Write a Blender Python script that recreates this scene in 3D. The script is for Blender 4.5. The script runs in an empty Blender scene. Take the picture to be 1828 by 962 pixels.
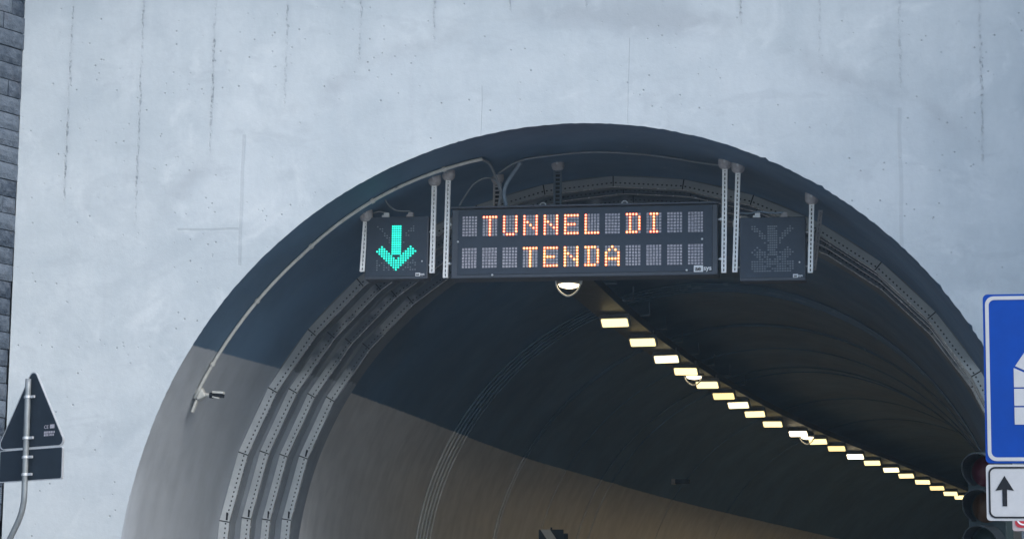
import bpy, math, random
from mathutils import Vector, Matrix
random.seed(7)
R = math.radians
sc = bpy.context.scene
col = sc.collection

# ------------------------------------------------------------------ mesh builder
class MB:
    def __init__(self): self.v = []; self.f = []; self.mi = []
    def add(self, vs, fs, m=0):
        b = len(self.v); self.v += [tuple(p) for p in vs]
        for f in fs: self.f.append([b + i for i in f]); self.mi.append(m)
    def quad(self, a, b, c, d, m=0): self.add([a, b, c, d], [(0, 1, 2, 3)], m)
    def box(self, c, s, m=0, M=None):
        x, y, z = s[0] / 2, s[1] / 2, s[2] / 2
        vs = [Vector((i * x, j * y, k * z)) for k in (-1, 1) for j in (-1, 1) for i in (-1, 1)]
        if M is not None: vs = [M @ p for p in vs]
        vs = [p + Vector(c) for p in vs]
        self.add(vs, [(0, 2, 3, 1), (4, 5, 7, 6), (0, 1, 5, 4), (2, 6, 7, 3), (0, 4, 6, 2), (1, 3, 7, 5)], m)
    def tube(self, pts, r, n=8, m=0, closed_ends=True):
        pts = [Vector(p) for p in pts]; rings = []
        t0 = (pts[1] - pts[0]).normalized()
        ref = Vector((0, 0, 1)) if abs(t0.z) < .9 else Vector((1, 0, 0))
        nrm = (ref - t0 * ref.dot(t0)).normalized()
        vs = []
        for i, p in enumerate(pts):
            t = (pts[min(i + 1, len(pts) - 1)] - pts[max(i - 1, 0)]).normalized()
            nrm = (nrm - t * nrm.dot(t)).normalized(); b = t.cross(nrm)
            rr = r[i] if isinstance(r, (list, tuple)) else r
            for k in range(n):
                a = 2 * math.pi * k / n
                vs.append(p + (nrm * math.cos(a) + b * math.sin(a)) * rr)
        fs = []
        for i in range(len(pts) - 1):
            for k in range(n):
                k2 = (k + 1) % n
                fs.append((i * n + k, i * n + k2, (i + 1) * n + k2, (i + 1) * n + k))
        if closed_ends:
            fs.append(tuple(reversed(range(n)))); fs.append(tuple((len(pts) - 1) * n + k for k in range(n)))
        self.add(vs, fs, m)
    def prism(self, poly, y0, y1, m=0, M=None):
        """polygon of (x,z) counter-clockwise seen from -y, extruded from y0 (front) to y1"""
        n = len(poly)
        vs = [Vector((x, y0, z)) for x, z in poly] + [Vector((x, y1, z)) for x, z in poly]
        if M is not None: vs = [M @ p for p in vs]
        fs = [tuple(range(n)), tuple(range(2 * n - 1, n - 1, -1))]
        for i in range(n):
            j = (i + 1) % n; fs.append((i, n + i, n + j, j))
        self.add(vs, fs, m)
    def frame(self, outer, inner, y0, y1, m=0, M=None):
        """ring between two loops of equal count, extruded"""
        n = len(outer)
        vs = []
        for y in (y0, y1):
            vs += [Vector((x, y, z)) for x, z in outer] + [Vector((x, y, z)) for x, z in inner]
        if M is not None: vs = [M @ p for p in vs]
        fs = []
        for i in range(n):
            j = (i + 1) % n
            fs += [(i, j, n + j, n + i), (2 * n + i, 3 * n + i, 3 * n + j, 2 * n + j),
                   (i, 2 * n + i, 2 * n + j, j), (n + i, n + j, 3 * n + j, 3 * n + i)]
        self.add(vs, fs, m)
    def lathe(self, prof, c, n=20, m=0, M=None):
        vs = []
        for r, z in prof:
            for k in range(n):
                a = 2 * math.pi * k / n; p = Vector((r * math.cos(a), r * math.sin(a), z))
                if M is not None: p = M @ p
                vs.append(p + Vector(c))
        fs = []
        for i in range(len(prof) - 1):
            for k in range(n):
                k2 = (k + 1) % n
                fs.append((i * n + k, i * n + k2, (i + 1) * n + k2, (i + 1) * n + k))
        self.add(vs, fs, m)
    def build(self, name, mats, parent=None, smooth=False, bevel=0, label=None):
        me = bpy.data.meshes.new(name); me.from_pydata(self.v, [], self.f)
        if not isinstance(mats, (list, tuple)): mats = [mats]
        for m in mats: me.materials.append(m)
        me.polygons.foreach_set('material_index', self.mi)
        if smooth: me.polygons.foreach_set('use_smooth', [True] * len(me.polygons))
        me.update()
        o = bpy.data.objects.new(name, me); col.objects.link(o)
        if parent: o.parent = parent
        if bevel:
            b = o.modifiers.new('bevel', 'BEVEL'); b.width = bevel; b.segments = 2; b.limit_method = 'ANGLE'; b.angle_limit = R(40)
        if label: o['label'] = label
        return o

def tag(o, label, cat, group=None, kind=None):
    o['label'] = label; o['category'] = cat
    if group: o['group'] = group
    if kind: o['kind'] = kind
    return o
def thing(name, label, cat, loc=(0, 0, 0), rot=(0, 0, 0), group=None):
    o = bpy.data.objects.new(name, None); o.empty_display_size = .1; col.objects.link(o)
    o.location = loc; o.rotation_euler = rot
    return tag(o, label, cat, group)
def copy_tree(o, parent=None):
    c = o.copy(); col.objects.link(c)
    if parent: c.parent = parent
    for ch in list(o.children): copy_tree(ch, c)
    return c
def rrect(x0, z0, x1, z1, r, n=6):
    pts = []
    for cx, cz, a0 in ((x1 - r, z0 + r, -90), (x1 - r, z1 - r, 0), (x0 + r, z1 - r, 90), (x0 + r, z0 + r, 180)):
        for k in range(n + 1):
            a = R(a0 + 90 * k / n); pts.append((cx + r * math.cos(a), cz + r * math.sin(a)))
    return pts
def spline(pts, n=8):
    pts = [Vector(p) for p in pts]; P = [pts[0] * 2 - pts[1]] + pts + [pts[-1] * 2 - pts[-2]]; out = []
    for i in range(1, len(P) - 2):
        a, b, c, d = P[i - 1:i + 3]
        for k in range(n):
            t = k / n
            out.append(.5 * ((2 * b) + (c - a) * t + (2 * a - 5 * b + 4 * c - d) * t * t + (3 * b - a - 3 * c + d) * t ** 3))
    out.append(pts[-1]); return out
def lettering(name, body, size, mat, parent, loc, rot=(R(90), 0, 0), depth=.001, spacing=1.0, bold=0):
    cu = bpy.data.curves.new(name, 'FONT'); cu.body = body; cu.size = size; cu.extrude = depth; cu.space_character = spacing; cu.offset = bold
    tmp = bpy.data.objects.new(name + '_tmp', cu); col.objects.link(tmp)
    dg = bpy.context.evaluated_depsgraph_get(); me = bpy.data.meshes.new_from_object(tmp.evaluated_get(dg))
    bpy.data.objects.remove(tmp); bpy.data.curves.remove(cu)
    me.materials.clear(); me.materials.append(mat)
    o = bpy.data.objects.new(name, me); col.objects.link(o); o.location = loc; o.rotation_euler = rot
    if parent: o.parent = parent
    return o

# ------------------------------------------------------------------ node helper
class NT:
    def __init__(self, name):
        self.m = bpy.data.materials.new(name); self.m.use_nodes = True
        self.nt = self.m.node_tree; self.n = self.nt.nodes; self.n.clear()
        self.out = self.n.new('ShaderNodeOutputMaterial'); self.b = self.n.new('ShaderNodeBsdfPrincipled')
        self.link(self.b.outputs[0], self.out.inputs[0])
        self._pos = None
    def link(self, a, b): self.nt.links.new(a, b)
    def put(self, sock, v):
        if isinstance(v, bpy.types.NodeSocket): self.link(v, sock)
        elif v is not None: sock.default_value = v
    def math(self, op, a, b=None, c=None, clamp=False):
        n = self.n.new('ShaderNodeMath'); n.operation = op; n.use_clamp = clamp
        self.put(n.inputs[0], a); self.put(n.inputs[1], b)
        if c is not None: self.put(n.inputs[2], c)
        return n.outputs[0]
    def pos(self):
        if not self._pos:
            g = self.n.new('ShaderNodeNewGeometry'); s = self.n.new('ShaderNodeSeparateXYZ')
            self.link(g.outputs['Position'], s.inputs[0]); self._pos = (g.outputs['Position'], *s.outputs)
        return self._pos
    def objpos(self):
        t = self.n.new('ShaderNodeTexCoord'); return t.outputs['Object']
    def noise(self, scale, vec=None, detail=4, rough=.55, stretch=None, w=0):
        v = vec if vec is not None else self.pos()[0]
        if stretch or w:
            mp = self.n.new('ShaderNodeMapping'); self.link(v, mp.inputs[0])
            if stretch: mp.inputs['Scale'].default_value = stretch
            mp.inputs['Location'].default_value = (w, w * 1.7, w * .6)
            v = mp.outputs[0]
        t = self.n.new('ShaderNodeTexNoise'); self.link(v, t.inputs['Vector'])
        t.inputs['Scale'].default_value = scale; t.inputs['Detail'].default_value = detail; t.inputs['Roughness'].default_value = rough
        return t.outputs['Fac']
    def voronoi(self, scale, vec=None, feature='F1'):
        t = self.n.new('ShaderNodeTexVoronoi'); t.feature = feature; t.inputs['Scale'].default_value = scale
        self.link(vec if vec is not None else self.pos()[0], t.inputs['Vector']); return t
    def step(self, v, lo, hi):
        n = self.n.new('ShaderNodeMapRange'); n.interpolation_type = 'SMOOTHSTEP'
        self.put(n.inputs[0], v); self.put(n.inputs[1], lo); self.put(n.inputs[2], hi)
        return n.outputs[0]
    def mix(self, f, a, b, mode='MIX'):
        n = self.n.new('ShaderNodeMix'); n.data_type = 'RGBA'; n.blend_type = mode
        self.put(n.inputs['Factor'], f)
        self.put(n.inputs[6], a if isinstance(a, bpy.types.NodeSocket) else (*a, 1)); self.put(n.inputs[7], b if isinstance(b, bpy.types.NodeSocket) else (*b, 1))
        return n.outputs[2]
    def bump(self, h, dist, strength=1.0, normal=None):
        n = self.n.new('ShaderNodeBump'); n.inputs['Distance'].default_value = dist; n.inputs['Strength'].default_value = strength
        self.link(h, n.inputs['Height'])
        if normal is not None: self.link(normal, n.inputs['Normal'])
        self.link(n.outputs[0], self.b.inputs['Normal']); return n.outputs[0]
    def color(self, c): self.put(self.b.inputs['Base Color'], c if isinstance(c, bpy.types.NodeSocket) else (*c, 1))
    def set(self, rough=.6, metal=0, spec=None):
        self.put(self.b.inputs['Roughness'], rough); self.put(self.b.inputs['Metallic'], metal)
        if spec is not None: self.b.inputs['Specular IOR Level'].default_value = spec

def worn(name, c, rough=.6, metal=0, var=.15, scale=8, spec=None, bump=0, stretch=None):
    t = NT(name); n1 = t.noise(scale, t.objpos(), 5, .6, stretch); n2 = t.noise(scale * 6, t.objpos(), 3)
    f = t.math('ADD', t.math('MULTIPLY', n1, .7), t.math('MULTIPLY', n2, .3))
    f = t.step(f, .3, .7)
    t.color(t.mix(f, tuple(x * (1 - var) for x in c), tuple(min(1, x * (1 + var)) for x in c)))
    t.set(t.math('ADD', t.math('MULTIPLY', n2, .2), rough - .1), metal, spec)
    if bump: t.bump(n2, bump)
    return t.m
def glow(name, c, s, base=(.02, .02, .02)):
    t = NT(name); t.color(base); t.set(.4)
    t.b.inputs['Emission Color'].default_value = (*c, 1); t.b.inputs['Emission Strength'].default_value = s
    return t.m

# ------------------------------------------------------------------ tunnel geometry
PX, PZ, PR = -4.075, 2.32, 5.204            # portal circle in the wall plane y = 0
SX, SZ, SR = -3.98, 2.38, 5.15              # end of the portal barrel, y = 3
LX, LZ, LR = -3.74, 2.70, 4.60               # lining
def drift(y):
    if y < 4: return 0.
    if y < 30: return .0036 * (y - 4) ** 2
    b = .0036 * 676 + .1872 * (y - 30)
    return b if y < 50 else b + .0036 * (y - 50) ** 2
def heading(y): return math.atan((drift(y + .05) - drift(y - .05)) / .1)
def lining_r(y):
    if y < 8.4: return LR + .13 * max(0., (8.4 - y) / 3.6) ** 1.5
    return LR if y < 15 else LR - .13 * min(1, (y - 15) / 4)
def barrel(y):
    t = max(0, min(1, y / 3)); return PX + (SX - PX) * t, PZ + (SZ - PZ) * t, PR + (SR - PR) * t
def barrel_pt(y, ang, off=0.):
    cx, cz, r = barrel(y); return Vector((cx + (r - off) * math.cos(ang), y, cz + (r - off) * math.sin(ang)))
def barrel_z(x, y): 
    cx, cz, r = barrel(y); return cz + math.sqrt(r * r - (x - cx) ** 2)
def lin_pt(y, ang, off=0.):
    h = heading(y); r = lining_r(y) - off; d = r * math.cos(ang)
    return Vector((LX + drift(y) + d * math.cos(h), y - d * math.sin(h), LZ + r * math.sin(ang)))

# ------------------------------------------------------------------ materials
M = {}
def concrete():
    t = NT('portal_concrete'); P, X, Y, Z = t.pos()
    dx = t.math('SUBTRACT', X, PX); dz = t.math('SUBTRACT', Z, PZ)
    rr = t.math('SQRT', t.math('ADD', t.math('MULTIPLY', dx, dx), t.math('MULTIPLY', dz, dz)))
    big = t.noise(.55, None, 5, .6); mid = t.noise(2.2, None, 6, .62, (1, 1, .45), 3.1); fine = t.noise(14, None, 6, .7); horiz = t.noise(1.1, None, 2, .5, (.7, 1, 2.2), 7.)
    wob = t.noise(1.1, None, 3, .5, None, 11.)
    # broad tone
    tone = t.math('ADD', t.math('ADD', t.math('MULTIPLY', big, .45), t.math('MULTIPLY', mid, .35)), t.math('MULTIPLY', horiz, .2))
    c = t.mix(t.step(tone, .34, .66), (.49, .545, .57), (.615, .66, .675))
    c = t.mix(t.math('MULTIPLY', t.step(fine, .35, .75), .16), c, (.40, .44, .47))
    # trowelled patch that runs round the arch
    rim = t.math('ADD', 6.47, t.math('MULTIPLY', t.math('SUBTRACT', wob, .5), .75))
    band = t.math('ABSOLUTE', t.math('SUBTRACT', rr, rim))
    bm = t.math('MULTIPLY', t.math('SUBTRACT', 1, t.step(band, .02, .26)), t.step(t.noise(.9, None, 4, .6, None, 5.), .40, .68))
    bm = t.math('MULTIPLY', bm, t.step(Z, 5.6, 7.6))
    c = t.mix(t.math('MULTIPLY', bm, .5), c, (.36, .39, .42))
    inner = t.math('MULTIPLY', t.step(t.math('SUBTRACT', rim, rr), 0, .12), t.step(Z, 5.5, 7.))
    c = t.mix(t.math('MULTIPLY', inner, .12), c, (.54, .60, .65))
    outside = t.math('SUBTRACT', 1, t.step(t.math('SUBTRACT', rim, rr), -.25, .0))
    outside = t.math('MULTIPLY', outside, t.step(t.math('ADD', Z, t.math('MULTIPLY', wob, 1.6)), 7.2, 7.8))
    # board seams every 0.885 m
    u = t.math('DIVIDE', t.math('ADD', t.math('ADD', X, 10.16), t.math('MULTIPLY', t.math('SUBTRACT', t.noise(6, None, 3), .5), .05)), .885)
    s = t.math('MULTIPLY', t.math('ABSOLUTE', t.math('SUBTRACT', u, t.math('ROUND', u))), .885)
    pitn = t.noise(17, None, 4, .6, None, 2.); run = t.math('ADD', .35, t.math('MULTIPLY', t.step(t.noise(1.3, None, 3, .5, (1, 1, .8), 21.), .40, .60), .65))
    seam = t.math('MULTIPLY', t.math('SUBTRACT', 1, t.step(s, .006, .022)), t.step(t.noise(38, None, 3, .6, (1, 1, .7), 2.5), .47, .60))
    hair = t.math('MULTIPLY', t.math('SUBTRACT', 1, t.step(s, .002, .016)), .14)
    halo = t.math('MULTIPLY', t.math('SUBTRACT', 1, t.step(s, .0, .09)), .18)
    seamz = t.math('MULTIPLY', t.math('MAXIMUM', seam, hair), t.math('MULTIPLY', outside, run))
    c = t.mix(t.math('MULTIPLY', t.math('MULTIPLY', halo, outside), run), c, (.34, .38, .41))
    # brushed patches and float marks
    def patch(seed, sc_, lo, hi, st):
        q = t.n.new('ShaderNodeTexNoise'); mp = t.n.new('ShaderNodeMapping'); t.link(P, mp.inputs[0])
        mp.inputs['Scale'].default_value = st; mp.inputs['Location'].default_value = (seed, seed, seed * .7); mp.inputs['Rotation'].default_value = (0, R(seed * 9), 0)
        t.link(mp.outputs[0], q.inputs['Vector']); q.inputs['Scale'].default_value = sc_; q.inputs['Detail'].default_value = 6; q.inputs['Roughness'].default_value = .62; q.inputs['Distortion'].default_value = 1.1
        return t.step(q.outputs['Fac'], lo, hi)
    c = t.mix(t.math('MULTIPLY', patch(3., .8, .54, .66, (1, 1, 1.5)), .26), c, (.42, .47, .50))
    c = t.mix(t.math('MULTIPLY', patch(5., 1.3, .56, .66, (1, 1, 2.2)), .22), c, (.40, .44, .47))
    c = t.mix(t.math('MULTIPLY', patch(2., 1.0, .57, .70, (1, 1, 1.2)), .5), c, (.68, .72, .73))
    # bug holes and chips
    v = t.voronoi(4.6); jit = t.noise(2.5, None, 3, .5, None, 9.)
    bug = t.math('MULTIPLY', t.math('SUBTRACT', 1, t.step(v.outputs['Distance'], .02, .08)), t.step(jit, .38, .58))
    v2 = t.voronoi(8.); bug2 = t.math('MULTIPLY', t.math('SUBTRACT', 1, t.step(v2.outputs['Distance'], .05, .12)), t.step(t.noise(1.2, None, 4, .6, None, 15.), .40, .58))
    # straight construction joints
    def line(coord, at, w, lo, hi, oth):
        a = t.math('SUBTRACT', 1, t.step(t.math('ABSOLUTE', t.math('SUBTRACT', coord, at)), w * .4, w))
        return t.math('MULTIPLY', a, t.math('MULTIPLY', t.math('GREATER_THAN', oth, lo), t.math('LESS_THAN', oth, hi)))
    Xw = t.math('ADD', X, t.math('MULTIPLY', t.math('SUBTRACT', wob, .5), .06))
    Zw = t.math('ADD', Z, t.math('MULTIPLY', t.math('SUBTRACT', wob, .5), .08))
    js = [line(Xw, -7.99, .03, 5.95, 7.5, Z), line(Zw, 6.38, .02, -8.75, -7.99, X), line(Xw, -5.16, .008, 7.4, 8.0, Z),
          line(Xw, -3.47, .008, 7.5, 8.5, Z), line(Xw, -.43, .03, 5.9, 7.6, Z)]
    jn = js[0]
    for q in js[1:]: jn = t.math('MAXIMUM', jn, q)
    jn = t.math('MULTIPLY', jn, t.math('ADD', .3, t.math('MULTIPLY', t.noise(2.5, None, 5, .65, None, 41.), .9)))
    dark = t.math('MAXIMUM', t.math('MAXIMUM', t.math('MULTIPLY', seamz, .62), t.math('MULTIPLY', bug, .55)), t.math('MAXIMUM', t.math('MULTIPLY', bug2, .5), t.math('MULTIPLY', jn, .22)), clamp=True)
    c = t.mix(dark, c, (.17, .19, .21))
    # dripping marks under the crown and near the left side
    st = t.math('MULTIPLY', t.step(t.noise(5.5, None, 3, .5, (1, 1, .08), 31.), .56, .72), .12)
    c = t.mix(st, c, (.44, .47, .50))
    t.color(c); t.set(.86, 0, .3)
    h = t.math('SUBTRACT', t.math('ADD', t.math('MULTIPLY', mid, .35), t.math('ADD', t.math('MULTIPLY', fine, .22), t.math('MULTIPLY', horiz, .3))), t.math('MULTIPLY', dark, .6))
    h = t.math('ADD', h, t.math('MULTIPLY', inner, .12))
    t.bump(h, .022, .75)
    return t.m
M['concrete'] = concrete()

def two_tone(name, z0, slope, lower, upper, seed, rag=.02, dirt=.78, gloss=.45):
    """dark paint above a ragged horizontal edge, light grey below it"""
    t = NT(name); P, X, Y, Z = t.pos()
    n = t.noise(3, None, 5, .6, None, seed); big = t.noise(.7, None, 4, .6, None, seed + 3); fine = t.noise(22, None, 4, .6)
    edge = t.math('ADD', z0, t.math('MULTIPLY', Y, slope)) if slope else z0
    edge = t.math('SUBTRACT', edge, t.math('MULTIPLY', t.math('GREATER_THAN', t.math('SUBTRACT', X, t.math('MULTIPLY', Y, .2)), -2.5), 1.6))  # dark tone reaches lower on the right side
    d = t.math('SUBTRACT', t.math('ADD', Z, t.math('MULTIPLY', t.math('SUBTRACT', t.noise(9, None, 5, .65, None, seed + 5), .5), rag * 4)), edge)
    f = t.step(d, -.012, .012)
    streak = t.noise(3.2, None, 4, .6, (1, 1, .12), seed + 8)
    lo = t.mix(t.step(t.math('ADD', t.math('MULTIPLY', n, .5), t.math('MULTIPLY', streak, .5)), .32, .68), tuple(x * dirt for x in lower), tuple(x * 1.12 for x in lower))
    up = t.mix(t.step(big, .3, .7), tuple(x * .82 for x in upper), tuple(x * 1.18 for x in upper))
    v = t.voronoi(2.1); chip = t.math('SUBTRACT', 1, t.step(v.outputs['Distance'], .012, .035))
    c = t.mix(f, lo, up)
    c = t.mix(t.math('MULTIPLY', chip, .6), c, (.42, .44, .46))
    t.color(c); t.set(t.math('ADD', gloss, t.math('MULTIPLY', n, .25)), 0, .4)
    t.bump(t.math('ADD', t.math('MULTIPLY', n, .5), t.math('MULTIPLY', fine, .12)), .012, .7)
    return t.m
LOW, UP = (.345, .375, .405), (.085, .15, .228)
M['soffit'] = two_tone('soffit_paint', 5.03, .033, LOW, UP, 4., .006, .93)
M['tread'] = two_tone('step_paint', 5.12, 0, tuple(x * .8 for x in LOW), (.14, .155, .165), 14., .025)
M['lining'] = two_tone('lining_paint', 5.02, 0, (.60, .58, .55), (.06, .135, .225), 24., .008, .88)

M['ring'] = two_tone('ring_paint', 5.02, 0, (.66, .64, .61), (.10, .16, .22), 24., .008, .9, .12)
def steel_strip():
    t = NT('strip_steel'); P, X, Y, Z = t.pos()
    n = t.noise(3.5, None, 5, .6); f = t.noise(30, None, 3)
    c = t.mix(t.step(n, .3, .7), (.60, .62, .62), (.74, .755, .75))
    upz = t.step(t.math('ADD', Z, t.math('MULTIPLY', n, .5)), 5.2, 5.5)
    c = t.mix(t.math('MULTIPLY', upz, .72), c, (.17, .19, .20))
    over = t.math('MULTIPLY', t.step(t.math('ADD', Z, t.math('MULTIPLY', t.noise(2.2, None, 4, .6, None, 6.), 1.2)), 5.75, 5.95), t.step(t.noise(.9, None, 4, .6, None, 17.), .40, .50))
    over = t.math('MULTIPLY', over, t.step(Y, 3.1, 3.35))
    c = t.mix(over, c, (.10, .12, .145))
    t.color(c); t.set(.42, .35); t.bump(f, .002, .5); return t.m
M['strip'] = steel_strip()
M['rear'] = worn('rear_post_paint', (.085, .12, .16), .6, 0, .15, 10)
M['hole'] = worn('hole_dark', (.012, .013, .015), .9, 0, .2)
M['galv'] = worn('galvanised_steel', (.55, .57, .58), .4, .55, .18, 12)
M['pole'] = worn('pole_galvanised', (.26, .285, .295), .5, .4, .25, 18, stretch=(1, 1, .25))
M['bead'] = worn('bead_steel', (.36, .36, .36), .25, 1., .3, 3)
M['strut'] = worn('strut_zinc', (.86, .87, .86), .5, 0, .10, 14)
M['footing'] = worn('bracket_zinc', (.40, .38, .38), .6, .2, .2, 20, bump=.002)
M['black_case'] = worn('sign_case', (.052, .062, .08), .5, 0, .12, 6)
M['black_face'] = worn('sign_face', (.030, .043, .064), .62, 0, .12, 10)
M['led_off'] = worn('led_off', (.47, .45, .50), .35, 0, .35, 60)
M['led_dim'] = worn('led_dim', (.17, .195, .22), .4, 0, .3, 60)
M['white'] = worn('sticker_white', (.72, .74, .76), .5, 0, .05, 20)
M['ink'] = worn('sign_ink', (.014, .016, .02), .6, 0, .1, 20, spec=.12)
M['plastic'] = worn('conduit_pvc', (.50, .51, .48), .5, 0, .15, 10)
M['cable'] = worn('cable_grey', (.20, .22, .24), .55, 0, .15, 10)
M['cable_blue'] = worn('cable_blue_grey', (.22, .28, .35), .5, 0, .15, 10)
M['cable_white'] = worn('cable_white', (.72, .71, .66), .5, 0, .08, 10)
M['tray'] = worn('tray_steel', (.04, .044, .05), .5, .3, .2, 3)
M['lamp_case'] = worn('lamp_case', (.28, .28, .27), .5, .2, .12, 10)
M['sign_back'] = worn('sign_back_paint', (.022, .032, .045), .6, 0, .12, 6, spec=.15)
M['edge_alu'] = worn('edge_aluminium', (.62, .64, .66), .4, .4, .08, 20)
M['pipe'] = worn('pipe_steel', (.16, .165, .17), .3, .5, .12, 14)
def amber(name, c0, c1, s):
    t = NT(name); n = t.noise(9, t.objpos(), 2, .5); n2 = t.noise(33, t.objpos(), 1, .5)
    t.color((.05, .03, .03)); t.put(t.b.inputs['Emission Color'], t.mix(t.step(t.math('ADD', t.math('MULTIPLY', n, .5), t.math('MULTIPLY', n2, .5)), .42, .58), c0, c1))
    t.b.inputs['Emission Strength'].default_value = s; return t.m
M['led_red'] = amber('led_lit_red', (1, .10, .035), (1, .22, .05), 1.15)
M['led_amber'] = amber('led_lit_amber', (1, .13, .03), (1, .34, .05), 1.15)
M['led_core'] = amber('led_lit_core', (1, .50, .34), (1, .68, .36), 1.7)
M['led_green'] = glow('led_lit_green', (0, .60, .44), 1.05)
M['led_green_core'] = glow('led_lit_green_core', (.03, .95, .66), 1.1)
M['lamp'] = glow('lamp_warm', (1, .80, .36), 1.2, (.6, .55, .45))
M['lamp_soft'] = glow('lamp_warm_soft', (1, .76, .30), 1.0, (.6, .55, .45)); M['lamp_pale'] = glow('lamp_warm_pale', (1, .84, .46), 1.5, (.6, .55, .45))
M['lamp_bright'] = glow('lamp_warm_bright', (1, .84, .55), 2.6, (.6, .55, .45))

def stone():
    t = NT('split_stone'); oi = t.n.new('ShaderNodeAttribute'); oi.attribute_name = 'tone'
    n = t.noise(9, None, 6, .65); f = t.noise(40, None, 4, .6); big = t.noise(3.5, None, 3, .5, None, 4.)
    c = t.mix(oi.outputs['Fac'], (.026, .040, .064), (.135, .168, .21))
    c = t.mix(t.step(n, .35, .7), c, t.mix(.5, c, (.17, .205, .25)))
    c = t.mix(t.math('MULTIPLY', t.step(f, .55, .75), .35), c, (.08, .09, .11))
    c = t.mix(t.math('MULTIPLY', t.step(big, .55, .7), .25), c, (.125, .12, .135))
    t.color(c); t.set(.85, 0, .3); t.bump(t.math('ADD', n, t.math('MULTIPLY', f, .4)), .035, 1.); return t.m
M['stone'] = stone()
M['mortar'] = worn('mortar', (.045, .05, .058), .9, 0, .2)
def asphalt():
    t = NT('asphalt'); n = t.noise(.6, None, 5, .6); f = t.noise(120, None, 3, .6)
    t.color(t.mix(t.step(t.math('ADD', t.math('MULTIPLY', n, .6), t.math('MULTIPLY', f, .4)), .35, .65), (.38, .38, .375), (.46, .46, .45)))
    t.set(.9); t.bump(f, .006); return t.m
M['asphalt'] = asphalt()

# ------------------------------------------------------------------ road
b = MB(); b.quad((-150, -160, 0), (150, -160, 0), (150, 150, 0), (-150, 150, 0))
tag(b.build('road', M['asphalt']), 'worn grey asphalt road leading into the tunnel', 'road', kind='structure')
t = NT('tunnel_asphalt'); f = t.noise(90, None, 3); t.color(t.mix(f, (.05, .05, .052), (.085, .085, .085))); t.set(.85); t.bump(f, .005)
b = MB(); ys = [2.2 + 1.5 * i for i in range(60)]
for y0, y1 in zip(ys, ys[1:]):
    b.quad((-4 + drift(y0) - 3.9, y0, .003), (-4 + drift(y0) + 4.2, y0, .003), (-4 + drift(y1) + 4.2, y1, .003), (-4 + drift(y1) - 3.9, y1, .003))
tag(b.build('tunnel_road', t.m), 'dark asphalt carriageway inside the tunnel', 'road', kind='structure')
b = MB()
for off, w in ((-3.6, .12), (3.6, .12)):
    ys = [-60 + 2 * i for i in range(70)]
    for y0, y1 in zip(ys, ys[1:]):
        a0, a1 = LX + drift(y0) + off, LX + drift(y1) + off
        b.quad((a0 - w / 2, y0, .007), (a0 + w / 2, y0, .007), (a1 + w / 2, y1, .007), (a1 - w / 2, y1, .007))
o = b.build('road_markings', M['white']); tag(o, 'white edge lines painted on the asphalt road', 'road marking', kind='structure')

# ------------------------------------------------------------------ portal: front wall + barrel soffit
WX0, WX1, WZ1 = -10.79, 2.70, 12.5
portal = thing('tunnel_portal', 'pale blue grey concrete portal wall with one round arched tunnel mouth', 'tunnel portal')
A0 = math.asin(-PZ / PR)                     # angle at which the arch meets the ground
N = 420
angs = [A0 + (math.pi - 2 * A0) * i / N for i in range(N + 1)]
arch = []
for a in angs:
    r = PR
    if R(20) < a < R(80): r += random.uniform(-.005, .005) + (random.uniform(.006, .022) if random.random() < .07 else 0)
    else: r += random.uniform(-.003, .003)
    if a > R(164): r += .035 * (a - R(164)) / R(12) * (1 if a < R(176) else 0) 
    arch.append((PX + r * math.cos(a), PZ + r * math.sin(a)))
arch[0] = (arch[0][0], 0.); arch[-1] = (arch[-1][0], 0.)
outer = []
for a in angs:                               # same angle on a rectangle so the quads fan out cleanly
    dx, dz = math.cos(a), math.sin(a); ts = []
    if dx > 1e-6: ts.append((WX1 - PX) / dx)
    if dx < -1e-6: ts.append((WX0 - PX) / dx)
    if dz > 1e-6: ts.append((WZ1 - PZ) / dz)
    if dz < -1e-6: ts.append((-PZ) / dz)
    tt = min(ts); outer.append((PX + dx * tt, PZ + dz * tt))
outer[0] = (WX1, 0.); outer[-1] = (WX0, 0.)
b = MB()
for i in range(N):
    (ax, az), (bx, bz) = arch[i], arch[i + 1]; (cx, cz), (ex, ez) = outer[i], outer[i + 1]
    b.quad((ax, 0, az), (cx, 0, cz), (ex, 0, ez), (bx, 0, bz))
    # fill the rectangle corners
    if abs(cx - ex) > 1e-4 and abs(cz - ez) > 1e-4:
        kx = WX1 if max(cx, ex) > PX else WX0
        b.add([(cx, 0, cz), (kx, 0, WZ1), (ex, 0, ez)], [(0, 1, 2)])
b.quad((WX0, 0, WZ1), (WX1, 0, WZ1), (WX1, 3., WZ1), (WX0, 3., WZ1))
b.quad((WX0, 0, 0), (WX0, 0, WZ1), (WX0, 3, WZ1), (WX0, 3, 0)); b.quad((WX1, 0, WZ1), (WX1, 0, 0), (WX1, 3, 0), (WX1, 3, WZ1))
b.build('front_wall', M['concrete'], portal)
b = MB(); b.box(((WX0 + WX1) / 2, -.46, 10.75), (WX1 - WX0, .90, .5)); b.build('shade_overhang', M['concrete'], portal, bevel=.03)  # unseen overhang added to darken the top of the wall
b = MB(); YS = [0, .02, .4, .8, 1.2, 1.6, 2.1, 2.6, 3.0]; ny = 8; vs = []
for j in range(ny + 1):
    y = YS[j]
    for i, a in enumerate(angs):
        if j == 0: vs.append((arch[i][0], 0, arch[i][1]))
        else: 
            p = barrel_pt(y, a); vs.append((p.x, y, max(0, p.z)))
n1 = N + 1
b.add(vs, [(j * n1 + i, j * n1 + i + 1, (j + 1) * n1 + i + 1, (j + 1) * n1 + i) for j in range(ny) for i in range(N)])
b.build('soffit', M['soffit'], portal, smooth=True)

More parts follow.
